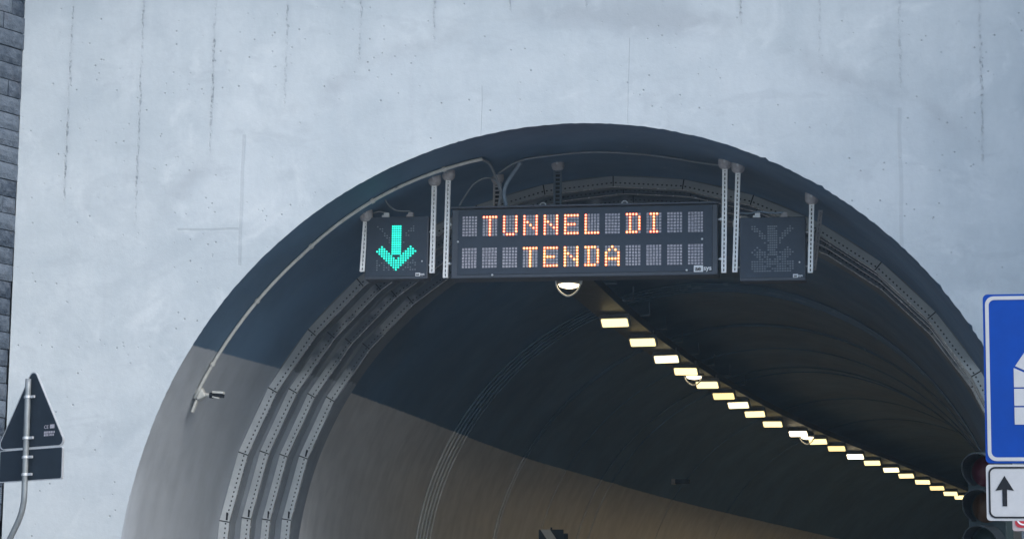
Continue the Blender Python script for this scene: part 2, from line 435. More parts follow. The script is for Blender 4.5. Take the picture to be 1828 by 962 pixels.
# ------------------------------------------------------------------ lining with the stepped steel strips
tunnel = thing('tunnel_lining', 'dark curving tunnel bore with light grey lower wall behind the portal', 'tunnel', (LX, 5, 0))
tunnel.location = (0, 0, 0)
YK = [3.0, 3.43, 3.86, 4.29]; RK = [5.15, 5.055, 4.98, 4.905]; CXK = [-3.98, -3.91, -3.84, -3.77]; CZK = [2.38, 2.46, 2.48, 2.52]
RISE = [.125, .115, .10, .115]
seg = [R(.85 + 10 * k) for k in range(-4, 23)]
def ringpt(k, a, r): return Vector((CXK[k] + r * math.cos(a), YK[k], CZK[k] + r * math.sin(a)))
for k in range(4):
    b = MB(); ro, ri = RK[k], RK[k] - RISE[k]
    for a0, a1 in zip(seg, seg[1:]):
        P0, P1, Q1, Q0 = ringpt(k, a0, ro), ringpt(k, a1, ro), ringpt(k, a1, ri), ringpt(k, a0, ri)
        b.quad(P0, P1, Q1, Q0, 0)
        d = Vector((0, .055, 0)); b.quad(Q0, Q1, Q1 + d, Q0 + d, 0)       # folded inner flange
        n = 15
        for i in range(n):                                               # slots near the inner edge
            f0 = (i + .28) / n; f1 = (i + .66) / n; e = Vector((0, -.002, 0))
            def pt(f, g): return (P0.lerp(P1, f)).lerp(Q0.lerp(Q1, f), g) + e
            b.quad(pt(f0, .60), pt(f1, .60), pt(f1, .74), pt(f0, .74), 1)
        def pj(f, g): return (P0.lerp(P1, f)).lerp(Q0.lerp(Q1, f), g) + Vector((0, -.004, 0))
        b.quad(pj(-.006, -.05), pj(.010, -.05), pj(.010, 1.05), pj(-.006, 1.05), 1)  # butt joint
        if abs(a0 - R(170.85)) < .01 or (k == 3 and abs(a0 - R(160.85)) < .01):
            b.quad(pj(-.13, .62), pj(-.02, .66), pj(-.02, .86), pj(-.13, .84), 1)
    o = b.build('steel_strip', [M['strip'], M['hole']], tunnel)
    b = MB(); b.tube([ringpt(k, a, ri - .004) + Vector((0, .02, 0)) for a in seg if ringpt(k, a, ri).z > .05], .009, 6); b.build('edge_bead', M['bead'], o, smooth=True)
# treads between the strips (all one shell with the bore)
b = MB()
na = 160; aa = [R(-42) + R(264) * i / na for i in range(na + 1)]
def polyr(r, a):                              # radius of the 10 degree polygon at angle a
    s = R(10); m = ((a - R(.85)) % s) - s / 2; return r * math.cos(s / 2) / math.cos(m)
rows = []
def row(cx, y, cz, rf): rows.append([(cx + rf(a) * math.cos(a), y, max(-.05, cz + rf(a) * math.sin(a))) for a in aa])
row(SX, 3.0 - .0, SZ, lambda a: SR)
for k in range(4):
    r_in = RK[k] - RISE[k]; ye = YK[k + 1] if k < 3 else 4.72
    row(CXK[k], YK[k] + .004, CZK[k], lambda a, r=RK[k]: polyr(r, a) + .03)
    row(CXK[k], YK[k] + .006, CZK[k], lambda a, r=r_in: polyr(r, a) + .006)
    rn = RK[k + 1] if k < 3 else 4.76
    row(CXK[k], ye - .002, CZK[k], lambda a, r=rn: polyr(r, a) + .012 if k < 3 else r)
nr = len(rows)
b.add([p for r_ in rows for p in r_], [(j * (na + 1) + i, j * (na + 1) + i + 1, (j + 1) * (na + 1) + i + 1, (j + 1) * (na + 1) + i) for j in range(nr - 1) for i in range(na)])
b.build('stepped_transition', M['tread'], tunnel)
b = MB(); rows = []
row(CXK[3], 4.72, CZK[3], lambda a: 4.762)
ys = [4.8 + 1.2 * i for i in range(80)]
for y in ys: rows.append([(p.x, p.y, max(-.05, p.z)) for p in (lin_pt(y, a) for a in aa)])
nr = len(rows)
b.add([p for r_ in rows for p in r_], [(j * (na + 1) + i, j * (na + 1) + i + 1, (j + 1) * (na + 1) + i + 1, (j + 1) * (na + 1) + i) for j in range(nr - 1) for i in range(na)])
b.add(rows[-1], [tuple(range(na + 1))])
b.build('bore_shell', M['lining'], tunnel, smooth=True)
# block joints: shallow raised bands round the bore
for y, w, off in ((20.4, .45, .02), (17.3, .10, .015), (25.2, .10, .015), (29.6, .35, .015)):
    b = MB()
    for a0, a1 in zip(aa, aa[1:]):
        p = [lin_pt(y, a0, off), lin_pt(y, a1, off), lin_pt(y + w, a1, off), lin_pt(y + w, a0, off)]
        q = [lin_pt(y, a0, -.01), lin_pt(y, a1, -.01), lin_pt(y + w, a1, -.01), lin_pt(y + w, a0, -.01)]
        if min(v.z for v in p) < 0: continue
        b.quad(*p); b.quad(q[0], q[1], p[1], p[0]); b.quad(p[3], p[2], q[2], q[3])
    b.build('joint_band', M['lining'], tunnel)

# conduits that loop over the bore
def conduit_ring(name, label, ylist, r, mat, cat='conduit', grp=None):
    t = thing(name, label, cat, (0, 0, 0), group=grp)
    for y in ylist:
        bb = MB(); bb.tube([lin_pt(y, a, r + .004) for a in aa if lin_pt(y, a, .03).z > .02], r, 6); bb.build('conduit', mat, t, smooth=True)
    return t
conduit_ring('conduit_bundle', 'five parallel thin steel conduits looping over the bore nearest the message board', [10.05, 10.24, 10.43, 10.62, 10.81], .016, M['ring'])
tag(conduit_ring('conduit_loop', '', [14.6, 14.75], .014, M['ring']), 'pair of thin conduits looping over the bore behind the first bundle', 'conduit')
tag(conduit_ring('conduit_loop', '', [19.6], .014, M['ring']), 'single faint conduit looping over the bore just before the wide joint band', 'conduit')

# ------------------------------------------------------------------ stone wing wall on the left
def wing(name, label, x0, sgn, length, seed):
    rnd = random.Random(seed)
    t = thing(name, label, 'stone wall', (x0, -.03, 0))
    dirv = Vector((sgn * .397, -.918, 0)); nrm = Vector((-sgn * .918, -.397, 0))
    MM = Matrix((dirv, nrm, Vector((0, 0, 1)))).transposed()
    bk = MB(); h = 12.5
    p0, p1 = dirv * -.3, dirv * length
    e = -nrm * .02; f = -nrm * .6
    bk.add([p0 + e, p1 + e, p1 + f, p0 + f, p0 + e + Vector((0, 0, h)), p1 + e + Vector((0, 0, h)), p1 + f + Vector((0, 0, h)), p0 + f + Vector((0, 0, h))],
           [(0, 1, 5, 4), (1, 2, 6, 5), (2, 3, 7, 6), (3, 0, 4, 7), (4, 5, 6, 7)])
    bk.build('mortar_bed', M['mortar'], t)
    b = MB(); tones = []
    z = 0.
    while z < h:
        rh = .20; u = -.05
        first = True
        while u < length:
            w = rnd.choice((.22, .35, .45, .6)) if first else rnd.uniform(.25, .65)
            first = False; w = min(w, length - u); tn = rnd.random() ** 1.3; jj = rnd.uniform(.0, .02)
            g = .006; nu, nz = max(2, int(w / .07)), 3; base = len(b.v); vs = []
            for jz in range(nz + 1):
                for iu in range(nu + 1):
                    edge = iu in (0, nu) or jz in (0, nz)
                    out = (.004 if edge else .02 + rnd.uniform(0, .018)) + jj
                    vs.append(dirv * (u + g + (w - 2 * g) * iu / nu) + nrm * out + Vector((0, 0, z + g + (rh - 2 * g) * jz / nz)))
            fs = [(j * (nu + 1) + i, j * (nu + 1) + i + 1, (j + 1) * (nu + 1) + i + 1, (j + 1) * (nu + 1) + i) for j in range(nz) for i in range(nu)]
            # sides back to the bed
            ring = [i for i in range(nu + 1)] + [(j + 1) * (nu + 1) - 1 for j in range(1, nz + 1)] + [nz * (nu + 1) + i for i in range(nu - 1, -1, -1)] + [j * (nu + 1) for j in range(nz - 1, 0, -1)]
            k0 = len(vs); back = [vs[i] - nrm * (jj + .03) for i in ring]; vs += back
            for i in range(len(ring)):
                j = (i + 1) % len(ring); fs.append((ring[i], k0 + i, k0 + j, ring[j]))
            if sgn > 0: fs = [tuple(reversed(q)) for q in fs]
            b.add(vs, fs); tones += [tn] * len(fs); u += w
        z += rh
    o = b.build('stone_facing', M['stone'], t)
    at = o.data.attributes.new('tone', 'FLOAT', 'FACE'); at.data.foreach_set('value', tones)
    return t
wing('stone_wing_wall', 'dark blue grey split stone wall meeting the left end of the concrete portal', WX0, -1, 9, 3)
wing('stone_wing_wall', 'unseen split stone wall added at the right end of the portal to shade it', WX1, 1, 12, 8)  # right wall is out of view, added to shade that side of the portal

# ------------------------------------------------------------------ sign support posts
SY = 1.12
def make_post(x0, z0, x1, z1, y0, y1, label, w=.058, foot=True, mat=None):
    """slotted zinc strut from a bracket on the soffit (x0,z0) down to (x1,z1)"""
    t = thing('slotted_post', label, 'post', (x0, y0, z0), group='slotted posts carrying the signs')
    L = z0 - z1; M4 = Matrix.Rotation(0, 3, 'X')
    d = Vector((x1 - x0, y1 - y0, z1 - z0)); b = MB(); m = mat or M['strut']
    top = .045 if foot else 0
    def P(s): return d * s
    seglen = 1 / 1
    side = .0215
    for sx in (-1, 1):
        c0 = P(top / L); 
        for q in ((c0, d),):
            pass
        xoff = sx * (w / 2 - side / 2)
        a, e = c0 + Vector((xoff, 0, 0)), d + Vector((xoff, 0, 0)); h, k = side / 2, .02
        vs = []
        for p in (a, e): vs += [p + Vector((-h, -k, 0)), p + Vector((h, -k, 0)), p + Vector((h, k, 0)), p + Vector((-h, k, 0))]
        b.add(vs, [(0, 1, 2, 3), (7, 6, 5, 4), (0, 4, 5, 1), (1, 5, 6, 2), (2, 6, 7, 3), (3, 7, 4, 0)], 0)
    nr = int((L - top) / .05)
    for i in range(nr + 1):
        s = (top + (L - top) * (i / nr)) / L; c = P(min(.999, max(s, (top + .01) / L)))
        b.box(c + Vector((0, -.010, -.006 if i == 0 else .006)), (w - 2 * side + .002, .006, .017), 0)
    c = P((top / L + 1) / 2); 
    bk0, bk1 = P(top / L), P(1)
    hw = w / 2 - side - .0005
    b.add([bk0 + Vector((-hw, .012, 0)), bk0 + Vector((hw, .012, 0)), bk1 + Vector((hw, .012, 0)), bk1 + Vector((-hw, .012, 0))], [(0, 1, 2, 3)], 1)
    b.build('strut', [m, M['hole']], t)
    if foot:
        b = MB(); b.lathe([(.0, .12), (.076, .12), (.080, .012), (.072, -.022), (.052, -.045), (.036, -.052), (0, -.052)], (0, 0, 0), 18)
        b.build('bracket', M['footing'], t, smooth=False)
        b = MB(); b.lathe([(0, -.016), (.014, -.016), (.014, .012), (0, .012)], (0, -.078, .03), 10, 0, Matrix.Rotation(R(90), 3, 'X')); b.build('bolt', M['galv'], t)
    return t
posts = [(-6.775, -6.805, 6.045, 'slotted zinc post at the outer left side of the green arrow signal'),
         (-5.945, -5.953, 6.015, 'slotted zinc post right beside the green arrow signal'),
         (-5.775, -5.79, 5.955, 'slotted zinc post at the left end of the message board'),
         (-2.475, -2.490, 5.962, 'slotted zinc post at the right end of the message board'),
         (-2.322, -2.362, 5.967, 'slotted zinc post between message board and blank lane signal, nearer the blank signal'),
         (-1.470, -1.493, 5.946, 'slotted zinc post at the outer right side of the blank lane signal')]
for x0, x1, z1, lb in posts:
    make_post(x0, barrel_z(x0, SY) - .045, x1, z1, SY, SY, lb)
t = make_post(-1.40, barrel_z(-1.40, 1.75) - .02, -1.475, 6.05, 1.75, 1.55, 'dark slotted strut leaning behind the blank lane signal', .05, False, M['footing'])
for x, lb in ((-5.35, 'dim rear post above the message board next to the cables'), (-4.60, 'dim rear post above the middle of the message board'), (-3.30, 'hidden rear post behind the right half of the message board')):
    if lb.startswith('hidden'): continue
    t = make_post(x, barrel_z(x, 2.0) - .04, x, 6.3, 2.0, 2.0, lb, .10, True, M['rear'] if x > -5 else M['footing'])

# ------------------------------------------------------------------ LED message board
FONT = {'T': '11111 00100 00100 00100 00100 00100 00100', 'U': '10001 10001 10001 10001 10001 10001 01110', 'N': '10001 10001 11001 10101 10011 10001 10001',
        'E': '11111 10000 10000 11110 10000 10000 11111', 'L': '10000 10000 10000 10000 10000 10000 11111', 'D': '11110 01001 01001 01001 01001 01001 11110',
        'I': '01110 00100 00100 00100 00100 00100 01110', 'A': '00100 01010 10001 10001 11111 10001 10001', ' ': '00000 ' * 7}
FY = 1.10
vms = thing('message_board', 'wide black LED board spelling an orange tunnel message above the road', 'message board', (-4.14, FY, 5.94))
O = Vector((-4.14, FY, 5.94))
b = MB(); b.box((0, .15, .4175), (3.16, .30, .835)); b.build('housing', M['black_case'], vms, bevel=.012)
b = MB(); b.box((.01, -.004, .43), (3.02, .012, .775)); b.build('front_panel', M['black_face'], vms, bevel=.004)
b = MB(); b.box((0, -.012, .846), (3.17, .07, .02)); b.build('top_rim', M['black_case'], vms, bevel=.004)
P5, DOT = .0365, .0285
def module(ch, cx, cz, amberish):
    bits = FONT[ch].split(); off, lit = MB(), MB(); core = lit
    off.box((cx, -.0115, cz), (.186, .002, .262), 1)
    for r_ in range(7):
        for c_ in range(5):
            x = cx + (c_ - 2) * P5 * 1.0; z = cz + (3 - r_) * P5 * .965; s = DOT / 2
            if bits[r_][c_] == '1':
                lit.prism(rrect(x - s * 1.08, z - s * 1.08, x + s * 1.08, z + s * 1.08, s * .8, 2), -.0175, -.012)
                core.prism(rrect(x - s * .62, z - s * .62, x + s * .62, z + s * .62, s * .55, 2), -.020, -.0175, 1)
            else:                                                     # a pixel is a cross of single diodes
                k = s * .95
                for sx, sz in ((-1, -1), (1, -1), (1, 1), (-1, 1)):
                    w = k * random.uniform(.40, .50); px, pz = x + sx * k * .5, z + sz * k * .5
                    off.quad((px - w, -.0135, pz - w), (px + w, -.0135, pz - w), (px + w, -.0135, pz + w), (px - w, -.0135, pz + w))
    o = off.build('character_module', [M['led_off'], M['black_face']], vms)
    if lit.v:
        lit.build('lit_pixels', [M['led_amber' if amberish else 'led_red'], M['led_core']], o)
for row_i, (txt, zc) in enumerate((' TUNNEL DI  '.ljust(12), 6.563), ('   TENDA    ', 6.181)) if False else enumerate(((' TUNNEL DI  ', 6.563), ('   TENDA    ', 6.181))):
    for i, ch in enumerate(txt):
        module(ch, -5.50 + .244 * i - O.x, zc - O.z, row_i == 1)
for ex in (-4.643, -3.666):
    b = MB(); cc = Vector((ex - O.x, .10, .875))
    b.tube([cc + Vector((.036 * math.cos(R(a)), 0, .036 * math.sin(R(a)))) for a in range(0, 361, 20)], .008, 6, 0, False)
    b.tube([cc + Vector((0, 0, -.07)), cc + Vector((0, 0, -.036))], .012, 8); b.build('eye_bolt', M['galv'], vms, smooth=True)
for sx, sz in ((-1.50, .44), (1.40, .42), (-1.08, .035), (1.22, .055)):
    b = MB(); b.lathe([(0, .012), (.011, .010), (.013, 0)], (sx, -.010, sz), 10, 0, Matrix.Rotation(R(90), 3, 'X')); b.build('corner_screw', M['galv'], vms)
for sx in (-1, 1):
    for sz in (.19, .66):
        b = MB(); b.tube([(sx * 1.575, .05, sz), (sx * (1.60 + .055), .05, sz)], .009, 8); b.tube([(sx * 1.60, .05, sz), (sx * 1.625, .05, sz)], .02, 6); b.build('side_bolt', M['galv'], vms)
def maker_label(parent, x0, z0, w, h):
    b = MB(); b.quad((x0, -.0125, z0), (x0 + w * .48, -.0125, z0), (x0 + w * .48, -.0125, z0 + h), (x0, -.0125, z0 + h))
    p = b.build('maker_label', M['white'], parent)
    lettering('label_letters', 'ae', h * 1.0, M['ink'], p, (x0 + w * .07, -.0145, z0 + h * .20), spacing=.95, bold=h * .02)
    lettering('label_letters', 'sys', h * 1.0, M['white'], p, (x0 + w * .50, -.0145, z0 + h * .26), spacing=1.0, bold=h * .02)
maker_label(vms, -2.836 - O.x, 5.972 - O.z, .226, .078)

# ------------------------------------------------------------------ lane signals
def arrow_set():
    s = set()
    for i in range(-8, 9):
        for j in range(0, 17):
            if abs(i) <= j <= abs(i) + 4 and j + abs(i) <= 16: s.add((i, j))
    for i in range(-2, 3):
        for j in range(7, 20): s.add((i, j))
    return s
ARW = arrow_set()
CROSS = {(i, j) for i in range(-8, 9) for j in range(0, 20) if abs(abs(i) - abs(j - 10) * .85) <= 1.4} | {(i, j) for i in range(-8, 9) for j in range(0, 5)}
def lane_signal(label, x0, x1, z0, z1, on):
    w, h = x1 - x0, z1 - z0
    t = thing('lane_signal', label, 'lane signal', ((x0 + x1) / 2, FY, z0), group='square lane signals beside the message board')
    b = MB(); b.box((0, .11, h / 2), (w, .22, h)); b.build('housing', M['black_case'], t, bevel=.01)
    b = MB(); b.box((0, -.003, h / 2 + .012), (w - .03, .010, h - .045)); b.build('front_panel', M['black_face'], t, bevel=.003)
    q = .0275; zb = .112
    off, lit, core = MB(), MB(), MB()
    rows_ = ARW | CROSS
    for (i, j) in rows_:
        x, z = i * q * (.86 if abs(i) < 3 and j > 6 else 1.06), zb + j * q
        if on and (i, j) in ARW:
            s = .0106; lit.prism(rrect(x - s, z - s, x + s, z + s, s * .8, 2), -.022, -.008)
            s = .0070; core.prism(rrect(x - s, z - s, x + s, z + s, s * .8, 2), -.0240, -.022)
        else:
            s = .0062 if on else .0068
            if random.random() < (.55 if on else .92):
                off.quad((x - s * 1.3, -.0095, z - s), (x + s * 1.3, -.0095, z - s), (x + s * 1.3, -.0095, z + s), (x - s * 1.3, -.0095, z + s))
    off.box((0, -.0085, zb + 9.5 * q), (18.5 * q, .001, 20.5 * q), 1); off.build('diode_field', [M['led_dim'], M['black_face']], t)
    if on:
        o = lit.build('green_arrow', M['led_green'], t); core.build('arrow_cores', M['led_green_core'], o)
    maker_label(t, w / 2 - .145, .03, .12, .042)
    for sx in (-.17 if on else -.19, .13):
        b = MB(); b.box((sx, .12, h + .02), (.085, .06, .045)); b.box((sx + .01, .12, h + .055), (.06, .05, .03)); b.build('cable_gland', M['white' if sx < 0 else 'footing'], t, bevel=.004)
    for sx in (-1, 1):
        for sz in (.17, .57):
            b = MB(); b.tube([(sx * w / 2, .04, sz), (sx * (w / 2 + .03), .04, sz)], .009, 8); b.build('side_bolt', M['galv'], t)
    b = MB(); b.lathe([(0, .010), (.009, .008), (.010, 0)], (w / 2 - .07, -.008, .21), 8, 0, Matrix.Rotation(R(90), 3, 'X')); b.build('corner_screw', M['galv'], t)
    return t
lane_signal('square black lane signal lit with a green down arrow', -6.772, -6.003, 5.945, 6.700, True)
lane_signal('square unlit black lane signal right of the message board', -2.305, -1.545, 5.858, 6.605, False)

# ------------------------------------------------------------------ conduit, camera and cables under the soffit
def tube_thing(name, label, cat, pts, r, mat, n=8, sp=6):
    b = MB(); b.tube(spline(pts, sp), r, n); return tag(b.build(name, mat, smooth=True), label, cat)
PY = .80
def ang_of(x, z, y=PY): cx, cz, r_ = barrel(y); return math.atan2(z - cz, x - cx)
a0, a1 = ang_of(-8.735, 4.504), ang_of(-5.33, 7.339)
pts = [barrel_pt(PY if i < 14 else PY - .12 * math.sin((i - 14) / 16 * math.pi) + .10 * (i - 14) / 16, a0 + (a1 - a0) * i / 30, .03) for i in range(31)]
cond = thing('conduit', 'pale conduit following the arch from the camera up to the crown', 'conduit', pts[0])
b = MB(); b.tube([p - pts[0] for p in pts], .021, 8); b.build('pipe', M['plastic'], cond, smooth=True)
for i in (3, 9, 15, 21, 27):
    p = pts[i] - pts[0]; d = (pts[i + 1] - pts[i - 1]).normalized()
    b = MB(); b.tube([p - d * .02, p + d * .02], .032, 8); b.build('pipe_clip', M['plastic'], cond)
cam0 = barrel_pt(.86, ang_of(-8.69, 4.57, .86), .05)
cc = thing('surveillance_camera', 'small pale camera on a bracket under the conduit at the left wall', 'camera', cam0)
b = MB(); b.box((.0, 0, .0), (.105, .12, .13), 0, Matrix.Rotation(R(-28), 3, 'Y')); b.build('junction_box', M['plastic'], cc, bevel=.012)
b = MB(); b.box((-.06, -.02, -.15), (.03, .06, .16), 0, Matrix.Rotation(R(20), 3, 'Y')); b.build('cable_tail', M['plastic'], cc, bevel=.008)
b = MB(); b.tube([(.04, -.02, -.01), (.13, -.03, -.02)], .022, 10); b.build('arm', M['plastic'], cc, smooth=False)
b = MB(); b.tube([(.125, -.03, -.02), (.17, -.03, -.022)], .034, 10); b.build('swivel', M['ink'], cc)
b = MB(); b.box((.23, -.03, .010), (.14, .075, .028), 0, Matrix.Rotation(R(4), 3, 'Y')); b.build('camera_shade', M['plastic'], cc, bevel=.006)
b = MB(); b.box((.235, -.03, -.026), (.125, .06, .042), 0, Matrix.Rotation(R(4), 3, 'Y')); b.build('camera_body', M['ink'], cc, bevel=.006)
b = MB(); b.box((.205, -.03, -.050), (.09, .062, .016), 0, Matrix.Rotation(R(12), 3, 'Y')); b.build('lower_shell', M['plastic'], cc, bevel=.004)

S = lambda x, y, off=.03: Vector((x, y, barrel_z(x, y) - off))
tube_thing('cable', 'thin cable running along the crown of the soffit towards the right posts', 'cable',
           [S(-5.25, 1.5, .10), S(-5.0, 1.44), S(-4.7, 1.41), S(-4.1, 1.42), S(-3.5, 1.50), S(-3.1, 1.53), S(-2.8, 1.49), S(-2.5, 1.30)], .012, M['cable'])
tube_thing('cable', 'grey cable dropping from the conduit end towards the message board', 'cable',
           [pts[-1] + Vector((0, 0, -.01)), (-5.29, 1.2, 7.33), (-5.25, 1.4, 7.20), (-5.20, 1.46, 7.06), (-5.21, 1.40, 6.90), (-5.23, 1.3, 6.70)], .017, M['cable'])
tube_thing('cable', 'blue grey thick cable bending down onto the message board top', 'cable',
           [S(-4.97, 1.5), (-5.06, 1.5, 7.28), (-5.13, 1.46, 7.15), (-5.16, 1.45, 7.02), (-5.13, 1.42, 6.88), (-5.10, 1.3, 6.70)], .024, M['cable_blue'])
tube_thing('cable', 'thin cable arching left over the message board corner', 'cable',
           [(-5.21, 1.45, 7.05), (-5.27, 1.45, 7.19), (-5.40, 1.45, 7.215), (-5.53, 1.45, 7.15), (-5.64, 1.45, 7.0), (-5.70, 1.4, 6.86), (-5.71, 1.3, 6.70)], .010, M['cable'])
tube_thing('cable', 'cable looping from the conduit to the left plug of the arrow signal', 'cable',
           [barrel_pt(.72, ang_of(-6.45, 6.9), .03), (-6.62, .95, 6.90), (-6.70, 1.1, 6.83), (-6.72, 1.2, 6.77), (-6.64, 1.23, 6.79), (-6.56, 1.23, 6.77)], .010, M['cable'])
tube_thing('cable', 'cable looping from the conduit to the right plug of the arrow signal', 'cable',
           [barrel_pt(.70, ang_of(-6.30, 6.98), .03), (-6.50, .95, 6.93), (-6.51, 1.1, 6.86), (-6.44, 1.2, 6.80), (-6.34, 1.23, 6.79), (-6.26, 1.23, 6.79)], .010, M['cable'])
tube_thing('cable', 'bluish cable lying across both plugs of the blank lane signal', 'cable',
           [(-2.33, 1.3, 6.70), (-2.2, 1.3, 6.69), (-2.10, 1.25, 6.70), (-1.95, 1.24, 6.68), (-1.80, 1.23, 6.68)], .010, M['cable_blue'])
b = MB()
for k, (rx, rz, dy) in enumerate(((.10, .075, 0), (.085, .09, .02), (.11, .085, .04))):
    b.tube([(-2.30 + rx * math.cos(R(a)), 1.42 + dy, 6.60 + rz * math.sin(R(a)) + .01 * math.sin(R(3 * a))) for a in range(0, 361, 15)], .009, 6, 0, False)
b.tube(spline([(-2.38, 1.42, 6.6), (-2.36, 1.3, 6.5), (-2.33, 1.2, 6.42), (-2.30, 1.15, 6.40)]), .009, 6)
tag(b.build('cable_coil', M['cable_white'], smooth=True), 'coil of spare pale cable behind the post at the blank lane signal', 'cable')

# ------------------------------------------------------------------ ceiling: cable tray, lamps, hangers
LAMPX = -4.97
def ceil_pt(y, dx, z):
    h = heading(y); return Vector((LAMPX + drift(y) + dx * math.cos(h), y - dx * math.sin(h), z))
b = MB(); ty = [5.6 + 1.5 * i for i in range(46)]
prof_ = [(-.26, 6.76), (-.26, 6.64), (.26, 6.64), (.26, 6.76), (.245, 6.76), (.245, 6.655), (-.245, 6.655), (-.245, 6.76)]
vs = [ceil_pt(y, dx, z) for y in ty for dx, z in prof_]
b.add(vs, [(j * 8 + i, j * 8 + (i + 1) % 8, (j + 1) * 8 + (i + 1) % 8, (j + 1) * 8 + i) for j in range(len(ty) - 1) for i in range(8)] + [tuple(range(8))])
tray = tag(b.build('cable_tray', M['tray']), 'long steel cable tray above the ceiling lamp row', 'cable tray')
for i in range(9):
    y = 6.6 + 1.55 * i
    b = MB(); b.box((0, 0, 0), (.16, .04, .02)); b.box((.075, 0, .10), (.012, .02, .20))
    o = b.build('tray_hanger', M['rear']); o.location = ceil_pt(y, .36, 6.74); o.rotation_euler = (0, 0, -heading(y))
    tag(o, 'dim steel hanger arm on the right side of the cable tray', 'hanger', 'hangers beside the ceiling cable tray')

ORD = ['first', 'second', 'third', 'fourth', 'fifth', 'sixth', 'seventh', 'eighth', 'ninth', 'tenth', 'eleventh', 'twelfth', 'thirteenth', 'fourteenth', 'fifteenth', 'sixteenth', 'seventeenth', 'eighteenth', 'nineteenth', 'twentieth']
def make_lamp():
    t = thing('ceiling_lamp', '', 'lamp', group='rectangular lamps in a row along the tunnel ceiling')
    MX = Matrix.Rotation(R(-36), 3, 'X')      # faces the driver coming in
    b = MB(); b.box(MX @ Vector((0, 0, .04)), (.445, .215, .08), 0, MX); b.build('housing', M['lamp_case'], t, bevel=.008)
    b = MB()
    p = [MX @ Vector((x, y, -.003)) for x, y in rrect(-.20, -.088, .20, .088, .02, 3)]
    b.add(p, [tuple(reversed(range(len(p))))]); b.build('diffuser', M['lamp'], t)
    b = MB(); b.box((-.16, .02, .12), (.03, .03, .14)); b.box((.16, .02, .12), (.03, .03, .14)); b.build('bracket', M['lamp_case'], t)
    return t
lamp = make_lamp(); rl = random.Random(4)
LXY = [(-4.83, 8.77), (-4.69, 10.98), (-4.56, 13.10), (-4.42, 14.80), (-4.25, 16.84), (-4.12, 18.68), (-3.98, 20.28), (-3.79, 21.98), (-3.58, 24.04), (-3.17, 26.17), (-2.84, 28.04), (-2.50, 29.80),
       (-2.15, 32.0), (-1.80, 33.84), (-1.38, 36.0), (-1.03, 37.96), (-.62, 40.13), (-.24, 42.40), (.14, 44.60), (.46, 46.15)]
for n in range(20):
    y = LXY[n][1]
    o = lamp if n == 0 else copy_tree(lamp)
    o.location = (LXY[n][0], y, 6.5); o.rotation_euler = (0, R(rl.uniform(-1.2, 1.2)), -heading(y) + R(rl.uniform(-1.5, 1.5)))
    o['label'] = (ORD[n] + ' rectangular ceiling lamp in from the tunnel mouth')
    if n == 19: o['label'] = 'rectangular ceiling lamp farthest in, closest to the traffic light'
    if n in (2, 5, 6, 11, 14, 17):
        for ch in o.children:
            if ch.name.startswith('diffuser'): ch.data = ch.data.copy(); ch.data.materials[0] = M['lamp_soft' if n % 2 else 'lamp_pale']
    if n in (9, 12):
        for ch in o.children:
            if ch.name.startswith('diffuser'): ch.data = ch.data.copy(); ch.data.materials[0] = M['lamp_bright']
for n in range(24):
    y = 8.9 + 1.965 * n
    sl = bpy.data.lights.new('lamp_light', 'SPOT'); sl.energy = 34 if n > 8 else 8 + 2.6 * n; sl.color = (1, .76, .42); sl.spot_size = R(128); sl.spot_blend = .35; sl.shadow_soft_size = .02
    so = bpy.data.objects.new('lamp_light', sl); col.objects.link(so); so.location = ceil_pt(y, 0, 6.40); so.rotation_euler = (R(-8), 0, -heading(y))
def make_round(label):
    t = thing('bulkhead_lamp', label, 'lamp', group='oval lamps with hanging cable loops')
    n = 20; b = MB(); E = lambda sx, sy, z: [Vector((sx * math.cos(2 * math.pi * k / n), sy * math.sin(2 * math.pi * k / n), z)) for k in range(n)]
    r_ = [E(.15, .17, .10), E(.165, .19, .02), E(.145, .165, .0)]
    b.add([p for q in r_ for p in q], [(j * n + k, j * n + (k + 1) % n, (j + 1) * n + (k + 1) % n, (j + 1) * n + k) for j in range(2) for k in range(n)] + [tuple(range(n))])
    b.build('housing', M['lamp_case'], t)
    r_ = [E(.14, .16, .002), E(.125, .14, -.024), E(.07, .09, -.04)]; b = MB()
    b.add([p for q in r_ for p in q], [(j * n + k, j * n + (k + 1) % n, (j + 1) * n + (k + 1) % n, (j + 1) * n + k) for j in range(2) for k in range(n)] + [tuple(range(2 * n, 3 * n))])
    b.build('lens', M['lamp_bright'], t, smooth=True)
    b = MB(); b.tube(spline([(-.17, -.04, .05), (-.155, -.06, -.03), (-.10, -.07, -.11), (0, -.07, -.165), (.10, -.07, -.12), (.15, -.06, -.05), (.165, -.04, .03)]), .013, 8)
    b.build('cable_loop', M['cable_white'], t, smooth=True)
    b = MB(); b.tube([(.165, -.045, .0), (.17, -.03, .05)], .024, 8); b.build('cable_gland', M['cable_white'], t)
    b = MB(); b.box((0, .02, .18), (.05, .05, .2)); b.build('stem', M['lamp_case'], t)
    return t
lb3 = ['oval lamp with white cable loop hanging just below the message board', 'second oval lamp with cable loop, above the fifth rectangular lamp', 'third oval lamp with cable loop, beside a very bright rectangular lamp']
ro = make_round(lb3[0])
for k, (y, dx, z) in enumerate(((5.22, .0, 6.51), (16.4, -.03, 6.60), (27.2, .0, 6.52))):
    o = ro if k == 0 else copy_tree(ro); o['label'] = lb3[k]
    o.location = ceil_pt(y, dx, z); o.rotation_euler = (0, 0, -heading(y))

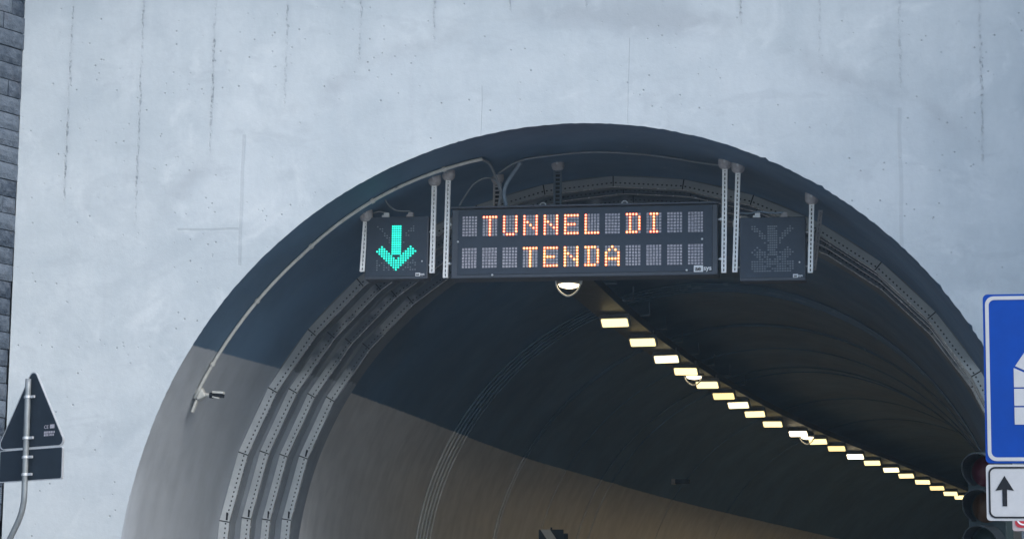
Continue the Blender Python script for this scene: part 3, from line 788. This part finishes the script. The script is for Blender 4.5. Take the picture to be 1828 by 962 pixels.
# small devices on the left tunnel wall
p = lin_pt(24.0, math.acos(-(.80)), .1)
t = thing('wall_camera', 'small dark camera on the upper tunnel wall above the paint edge', 'camera', p, (0, 0, -heading(24)))
b = MB(); b.box((.22, 0, .0), (.30, .10, .10)); b.build('camera_body', M['ink'], t, bevel=.01)
b = MB(); b.box((.03, 0, .0), (.08, .12, .12)); b.build('wall_plate', M['footing'], t, bevel=.01)
cy = 17.2
p = Vector((-7.17, cy, 3.0))
t = thing('hazard_board', 'dark blue board with white diagonal band on the left tunnel wall', 'sign', p)
b = MB(); b.box((0, .02, .42), (.46, .04, .94)); b.build('panel', M['sign_back'], t, bevel=.004)
b = MB()
for z0 in (.41, -.15):
    zt = .89; b.prism([(x, z) for x, z in ((-.20, zt), (-.02, zt), (.21, z0 + .15), (.21, z0 - .12))] if z0 > 0 else [(-.228, .30), (-.228, .02), (.05, -.04), (.05 - .20, -.04)][:3], -.004, -.001)
b.build('diagonal_band', M['white'], t)
b = MB(); b.box((.26, .045, .38), (.10, .04, .88)); b.build('side_panel', M['sign_back'], t, bevel=.004)
b = MB(); b.box((0, .03, .905), (.03, .02, .05)); b.build('hanger_lug', M['ink'], t)
b = MB(); b.box((-.33, .03, .3), (.30, .05, .05)); b.build('wall_arm', M['footing'], t)

# ------------------------------------------------------------------ traffic signs and light at the right
M['blue'] = worn('sign_blue', (.000, .046, .29), .6, 0, .10, 3, spec=.15)
M['sign_white'] = worn('sign_white', (.43, .44, .455), .5, 0, .06, 5)
M['sign_rim'] = worn('sign_rim', (.42, .36, .37), .5, .2, .1, 10)
M['sign_red'] = worn('sign_red', (.42, .02, .035), .45, 0, .1, 5)
t = thing('tunnel_sign', 'blue tunnel sign above a white up arrow panel at the right edge', 'road sign', (.66, -13.2, 0))
b = MB(); b.prism(rrect(-.45, 2.555, .45, 3.45, .025), 0, .025); b.build('blue_panel', [M['blue']], t)
b = MB(); b.frame(rrect(-.439, 2.566, .439, 3.439, .045), rrect(-.420, 2.585, .420, 3.420, .030), -.003, 0); b.build('white_border', M['sign_white'], t)
icon = MB(); yo = -.003
W, zb = .297, 2.757
def vous(poly): icon.prism(poly, yo, 0)
for s in (-1, 1):
    def P_(x, z): return (s * x, z)
    def V(*q): vous([P_(*k) for k in (q if s > 0 else reversed(q))])
    g = .004
    V((.16, zb), (W, zb), (W, 2.852 - g), (.16, 2.852 - g)); V((.16, 2.852 + g), (W, 2.852 + g), (W, 2.950 - g), (.16, 2.950 - g))
    V((.16, 2.950 + g), (W, 2.950 + g), (W, 3.056), (.16, 2.995))
    V((.157, 3.003), (W - .008, 3.066), (.205, 3.190), (.110, 3.085)); V((.103, 3.092), (.197, 3.197), (.075, 3.262), (.042, 3.125))
vous([(-.036, 3.128), (.036, 3.128), (.068, 3.266), (-.068, 3.266)])
icon.build('tunnel_symbol', M['sign_white'], t)
b = MB(); b.prism(rrect(-.45, 2.255, .45, 2.548, .02), 0, .025); b.build('white_panel', M['sign_white'], t)
b = MB(); b.frame(rrect(-.438, 2.267, .438, 2.536, .036), rrect(-.429, 2.276, .429, 2.527, .028), -.003, 0); b.build('black_border', M['ink'], t)
ax = -.356
b = MB(); b.prism([(ax - .012, 2.330), (ax + .012, 2.330), (ax + .012, 2.417), (ax + .047, 2.411), (ax, 2.489), (ax - .047, 2.411), (ax - .012, 2.417)], -.003, 0); b.build('up_arrow', M['ink'], t)
b = MB(); b.tube([(.0, .065, -.02), (.0, .065, 3.35)], .03, 14); b.build('pole', M['pole'], t, smooth=True)
for z in (2.33, 2.47, 2.7, 3.3):
    b = MB(); b.box((0, .035, z), (.16, .03, .03)); b.build('clamp', M['galv'], t)

t = thing('red_sign', 'red panel with white border peeking out below the white arrow panel', 'sign', (.725, -11.2, -.022))
b = MB(); b.prism(rrect(-.330, 2.335, .330, 2.73, .015), 0, .03); b.build('frame', M['sign_rim'], t)
b = MB(); b.frame(rrect(-.308, 2.368, .308, 2.70, .045), rrect(-.299, 2.377, .299, 2.691, .037), -.006, 0); b.build('white_border', M['white'], t)
b = MB(); b.prism(rrect(-.315, 2.355, .315, 2.705, .03), -.003, 0); b.build('red_panel', M['sign_red'], t)
for x in (-.255, .255):
    b = MB(); b.tube([(x, .06, .0), (x, .06, 2.65)], .021, 12); b.build('post', M['pole'], t, smooth=True)

M['tl_body'] = worn('signal_body', (.022, .036, .038), .55, 0, .15, 8, spec=.25)
M['tl_visor'] = worn('signal_visor', (.014, .02, .024), .5, 0, .15, 8, spec=.25)
M['lens_red'] = worn('lens_red', (.06, .006, .014), .3, 0, .2, 30, spec=.2)
M['lens_amber'] = worn('lens_amber', (.058, .026, .010), .3, 0, .2, 30, spec=.2)
M['lens_green'] = worn('lens_green', (.014, .03, .03), .3, 0, .2, 30, spec=.3)
t = thing('traffic_light', 'unlit dark traffic light partly hidden behind the blue tunnel sign', 'traffic light', (.262, -10.3, 0), (0, 0, R(-22)))
b = MB(); b.prism(rrect(-.128, 2.18, .128, 2.87, .03), 0, .13); b.build('housing', M['tl_body'], t, bevel=.008)
for z, mt in ((2.745, 'lens_red'), (2.515, 'lens_amber'), (2.285, 'lens_green')):
    n = 28; rr_ = .100
    b = MB(); vs = [(0, -.038, z)]
    for q, yy in ((.35, -.034), (.7, -.022), (1, .0)):
        vs += [(rr_ * q * math.cos(2 * math.pi * k / n), yy - .004, z + rr_ * q * math.sin(2 * math.pi * k / n)) for k in range(n)]
    fs = [(0, 1 + k, 1 + (k + 1) % n) for k in range(n)] + [(1 + j * n + k, 1 + (j + 1) * n + k, 1 + (j + 1) * n + (k + 1) % n, 1 + j * n + (k + 1) % n) for j in range(2) for k in range(n)]
    b.add(vs, fs); ln = b.build('lens', M[mt], t, smooth=True)
    b = MB(); a0_, a1_ = R(-50), R(230); m_ = 30; vs = []
    for k in range(m_ + 1):
        a = a0_ + (a1_ - a0_) * k / m_; L_ = .06 + .13 * (.5 + .5 * math.sin(a)) ** .8
        for rad in (.110, .117):
            vs += [(rad * math.cos(a), 0, z + rad * math.sin(a)), (rad * 1.01 * math.cos(a), -L_, z - .012 * L_ / .19 + rad * math.sin(a))]
    fs = []
    for k in range(m_):
        i, j = 4 * k, 4 * k + 4
        fs += [(i, i + 1, j + 1, j), (i + 2, j + 2, j + 3, i + 3), (i + 1, i + 3, j + 3, j + 1)]
    b.add(vs, fs); b.build('visor', M['tl_visor'], ln, smooth=False)
b = MB(); b.tube([(0, .19, -.02), (0, .19, 2.95)], .045, 14); b.build('pole', M['tl_body'], t, smooth=True)
for z in (2.25, 2.8):
    b = MB(); b.box((0, .15, z), (.06, .06, .04)); b.build('bracket', M['tl_body'], t)

# ------------------------------------------------------------------ triangular sign seen from behind, left
t = thing('warning_sign', 'back of a dark triangular sign with oblong panel on a cranked pole', 'road sign', (-9.325, -2.6, .016), (0, R(-1.0), R(-22)))
def tri(s, r, zbase, n=7):
    h = s * math.sqrt(3) / 2; C = [(-s / 2, zbase), (s / 2, zbase), (0, zbase + h)]; pts = []
    cin = [(-s / 2 + r * math.sqrt(3), zbase + r), (s / 2 - r * math.sqrt(3), zbase + r), (0, zbase + h - 2 * r)]
    for (cx, cz), a0 in ((cin[0], 150), (cin[1], -90), (cin[2], 30)):
        for k in range(n + 1):
            a = R(a0 + 120 * k / n); pts.append((cx + r * math.cos(a), cz + r * math.sin(a)))
    return pts
b = MB(); b.prism(tri(.97, .055, 3.605), .0, .022); b.build('triangular_panel', M['sign_back'], t)
b = MB(); b.frame(tri(.985, .058, 3.600), tri(.955, .052, 3.609), -.003, .0235); b.build('panel_rim', M['edge_alu'], t)
b = MB(); b.prism(rrect(-.44, 3.262, .44, 3.585, .02), .0, .022); b.build('oblong_panel', M['sign_back'], t)
b = MB(); b.frame(rrect(-.447, 3.256, .447, 3.592, .022), rrect(-.438, 3.265, .438, 3.583, .018), -.003, .0235); b.build('panel_rim', M['edge_alu'], t)
b = MB(); pl = [(-.02, -.055, z) for z in (4.32, 3.9, 3.5, 3.25, 3.10)] + [(-.028, -.055, 3.02), (-.05, -.055, 2.93), (-.09, -.055, 2.84), (-.145, -.055, 2.75), (-.22, -.055, 2.63), (-.29, -.055, 2.50), (-.33, -.055, 2.38), (-.345, -.055, 2.2), (-.345, -.055, -.05)]
b.tube(spline(pl, 4), .031, 16); b.build('pole', M['pole'], t, smooth=True)
for z in (4.13, 3.70, 3.50, 3.32):
    b = MB(); b.tube([(-.02, -.055, z - .014), (-.02, -.055, z + .014)], .0355, 16); b.box((.03, -.05, z), (.085, .022, .026)); b.box((-.055, -.05, z), (.03, .02, .024)); b.build('clamp', M['edge_alu'], t, bevel=.002)
p = lettering('conformity_mark', 'CE', .052, M['led_off'], t, (.175, -.0015, 3.79))
b = MB(); rnd = random.Random(5)
for k in range(2):
    for cxx, cw in ((.178, .065), (.255, .065)):
        x = cxx
        while x < cxx + cw:
            w = rnd.uniform(.008, .02); b.quad((x, -.0025, 3.74 - .028 * k), (x + w, -.0025, 3.74 - .028 * k), (x + w, -.0025, 3.762 - .028 * k), (x, -.0025, 3.762 - .028 * k)); x += w + .005
b.box((.290, -.002, 3.810), (.06, .002, .04)); b.build('type_plate', M['led_off'], t)

# ------------------------------------------------------------------ light
w = bpy.data.worlds.new('World'); sc.world = w; w.use_nodes = True
nt = w.node_tree; bg = nt.nodes['Background']
sky = nt.nodes.new('ShaderNodeTexSky'); sky.sky_type = 'NISHITA'; sky.sun_disc = False
ELEV, AZ = R(40), R(125)                        # compass angle of the sun, clockwise from +y
sky.sun_elevation = ELEV; sky.sun_rotation = AZ; sky.air_density = 1.0; sky.dust_density = 1.0; sky.ozone_density = 1.0
nt.links.new(sky.outputs[0], bg.inputs[0]); bg.inputs[1].default_value = .15
ld = bpy.data.lights.new('sun', 'SUN'); ld.energy = 1.4; ld.angle = R(40); ld.color = (1, .95, .88)
lo = bpy.data.objects.new('sun', ld); col.objects.link(lo)
d = Vector((math.sin(AZ) * math.cos(ELEV), math.cos(AZ) * math.cos(ELEV), math.sin(ELEV)))
lo.rotation_euler = d.to_track_quat('Z', 'Y').to_euler()

# ------------------------------------------------------------------ thin blue veil added in place of lens glare
hm = bpy.data.materials.new('glare_volume'); hm.use_nodes = True; hn = hm.node_tree; hn.nodes.clear()
ho = hn.nodes.new('ShaderNodeOutputMaterial'); hv = hn.nodes.new('ShaderNodeVolumePrincipled')
hv.inputs['Color'].default_value = (.62, .84, 1, 1); hv.inputs['Density'].default_value = .0011
hn.links.new(hv.outputs[0], ho.inputs['Volume'])
b = MB(); b.box((0, -5, 7.5), (320, 320, 17))
tag(b.build('glare_veil', hm), 'thin pale blue veil added in place of lens glare', 'glare_veil', kind='stuff')

# ------------------------------------------------------------------ camera
cam = bpy.data.cameras.new('camera'); co = bpy.data.objects.new('camera', cam); col.objects.link(co)
PITCH, YAW, ROLL = R(9.42), R(10.5), .014
fw = Vector((-math.sin(YAW) * math.cos(PITCH), math.cos(YAW) * math.cos(PITCH), math.sin(PITCH)))
rt = Vector((math.cos(YAW), math.sin(YAW), 0)); up = rt.cross(fw)
c_, s_ = math.cos(ROLL), math.sin(ROLL)
rx, uy = rt * c_ + up * s_, up * c_ - rt * s_
co.matrix_world = Matrix(((rx.x, uy.x, -fw.x, 0), (rx.y, uy.y, -fw.y, -25.8), (rx.z, uy.z, -fw.z, 1.5), (0, 0, 0, 1)))
cam.sensor_width = 36; cam.lens = 36 * 4200 / 1828; cam.clip_end = 1000; cam.clip_start = .1
sc.camera = co
sc.view_settings.view_transform = 'Standard'; sc.view_settings.look = 'None'; sc.view_settings.exposure = .82; sc.view_settings.gamma = 1
sc.view_settings.use_curve_mapping = False
sc.cycles.use_denoising = True; sc.cycles.max_bounces = 8; sc.cycles.diffuse_bounces = 5
sc.cycles.sample_clamp_indirect = 6
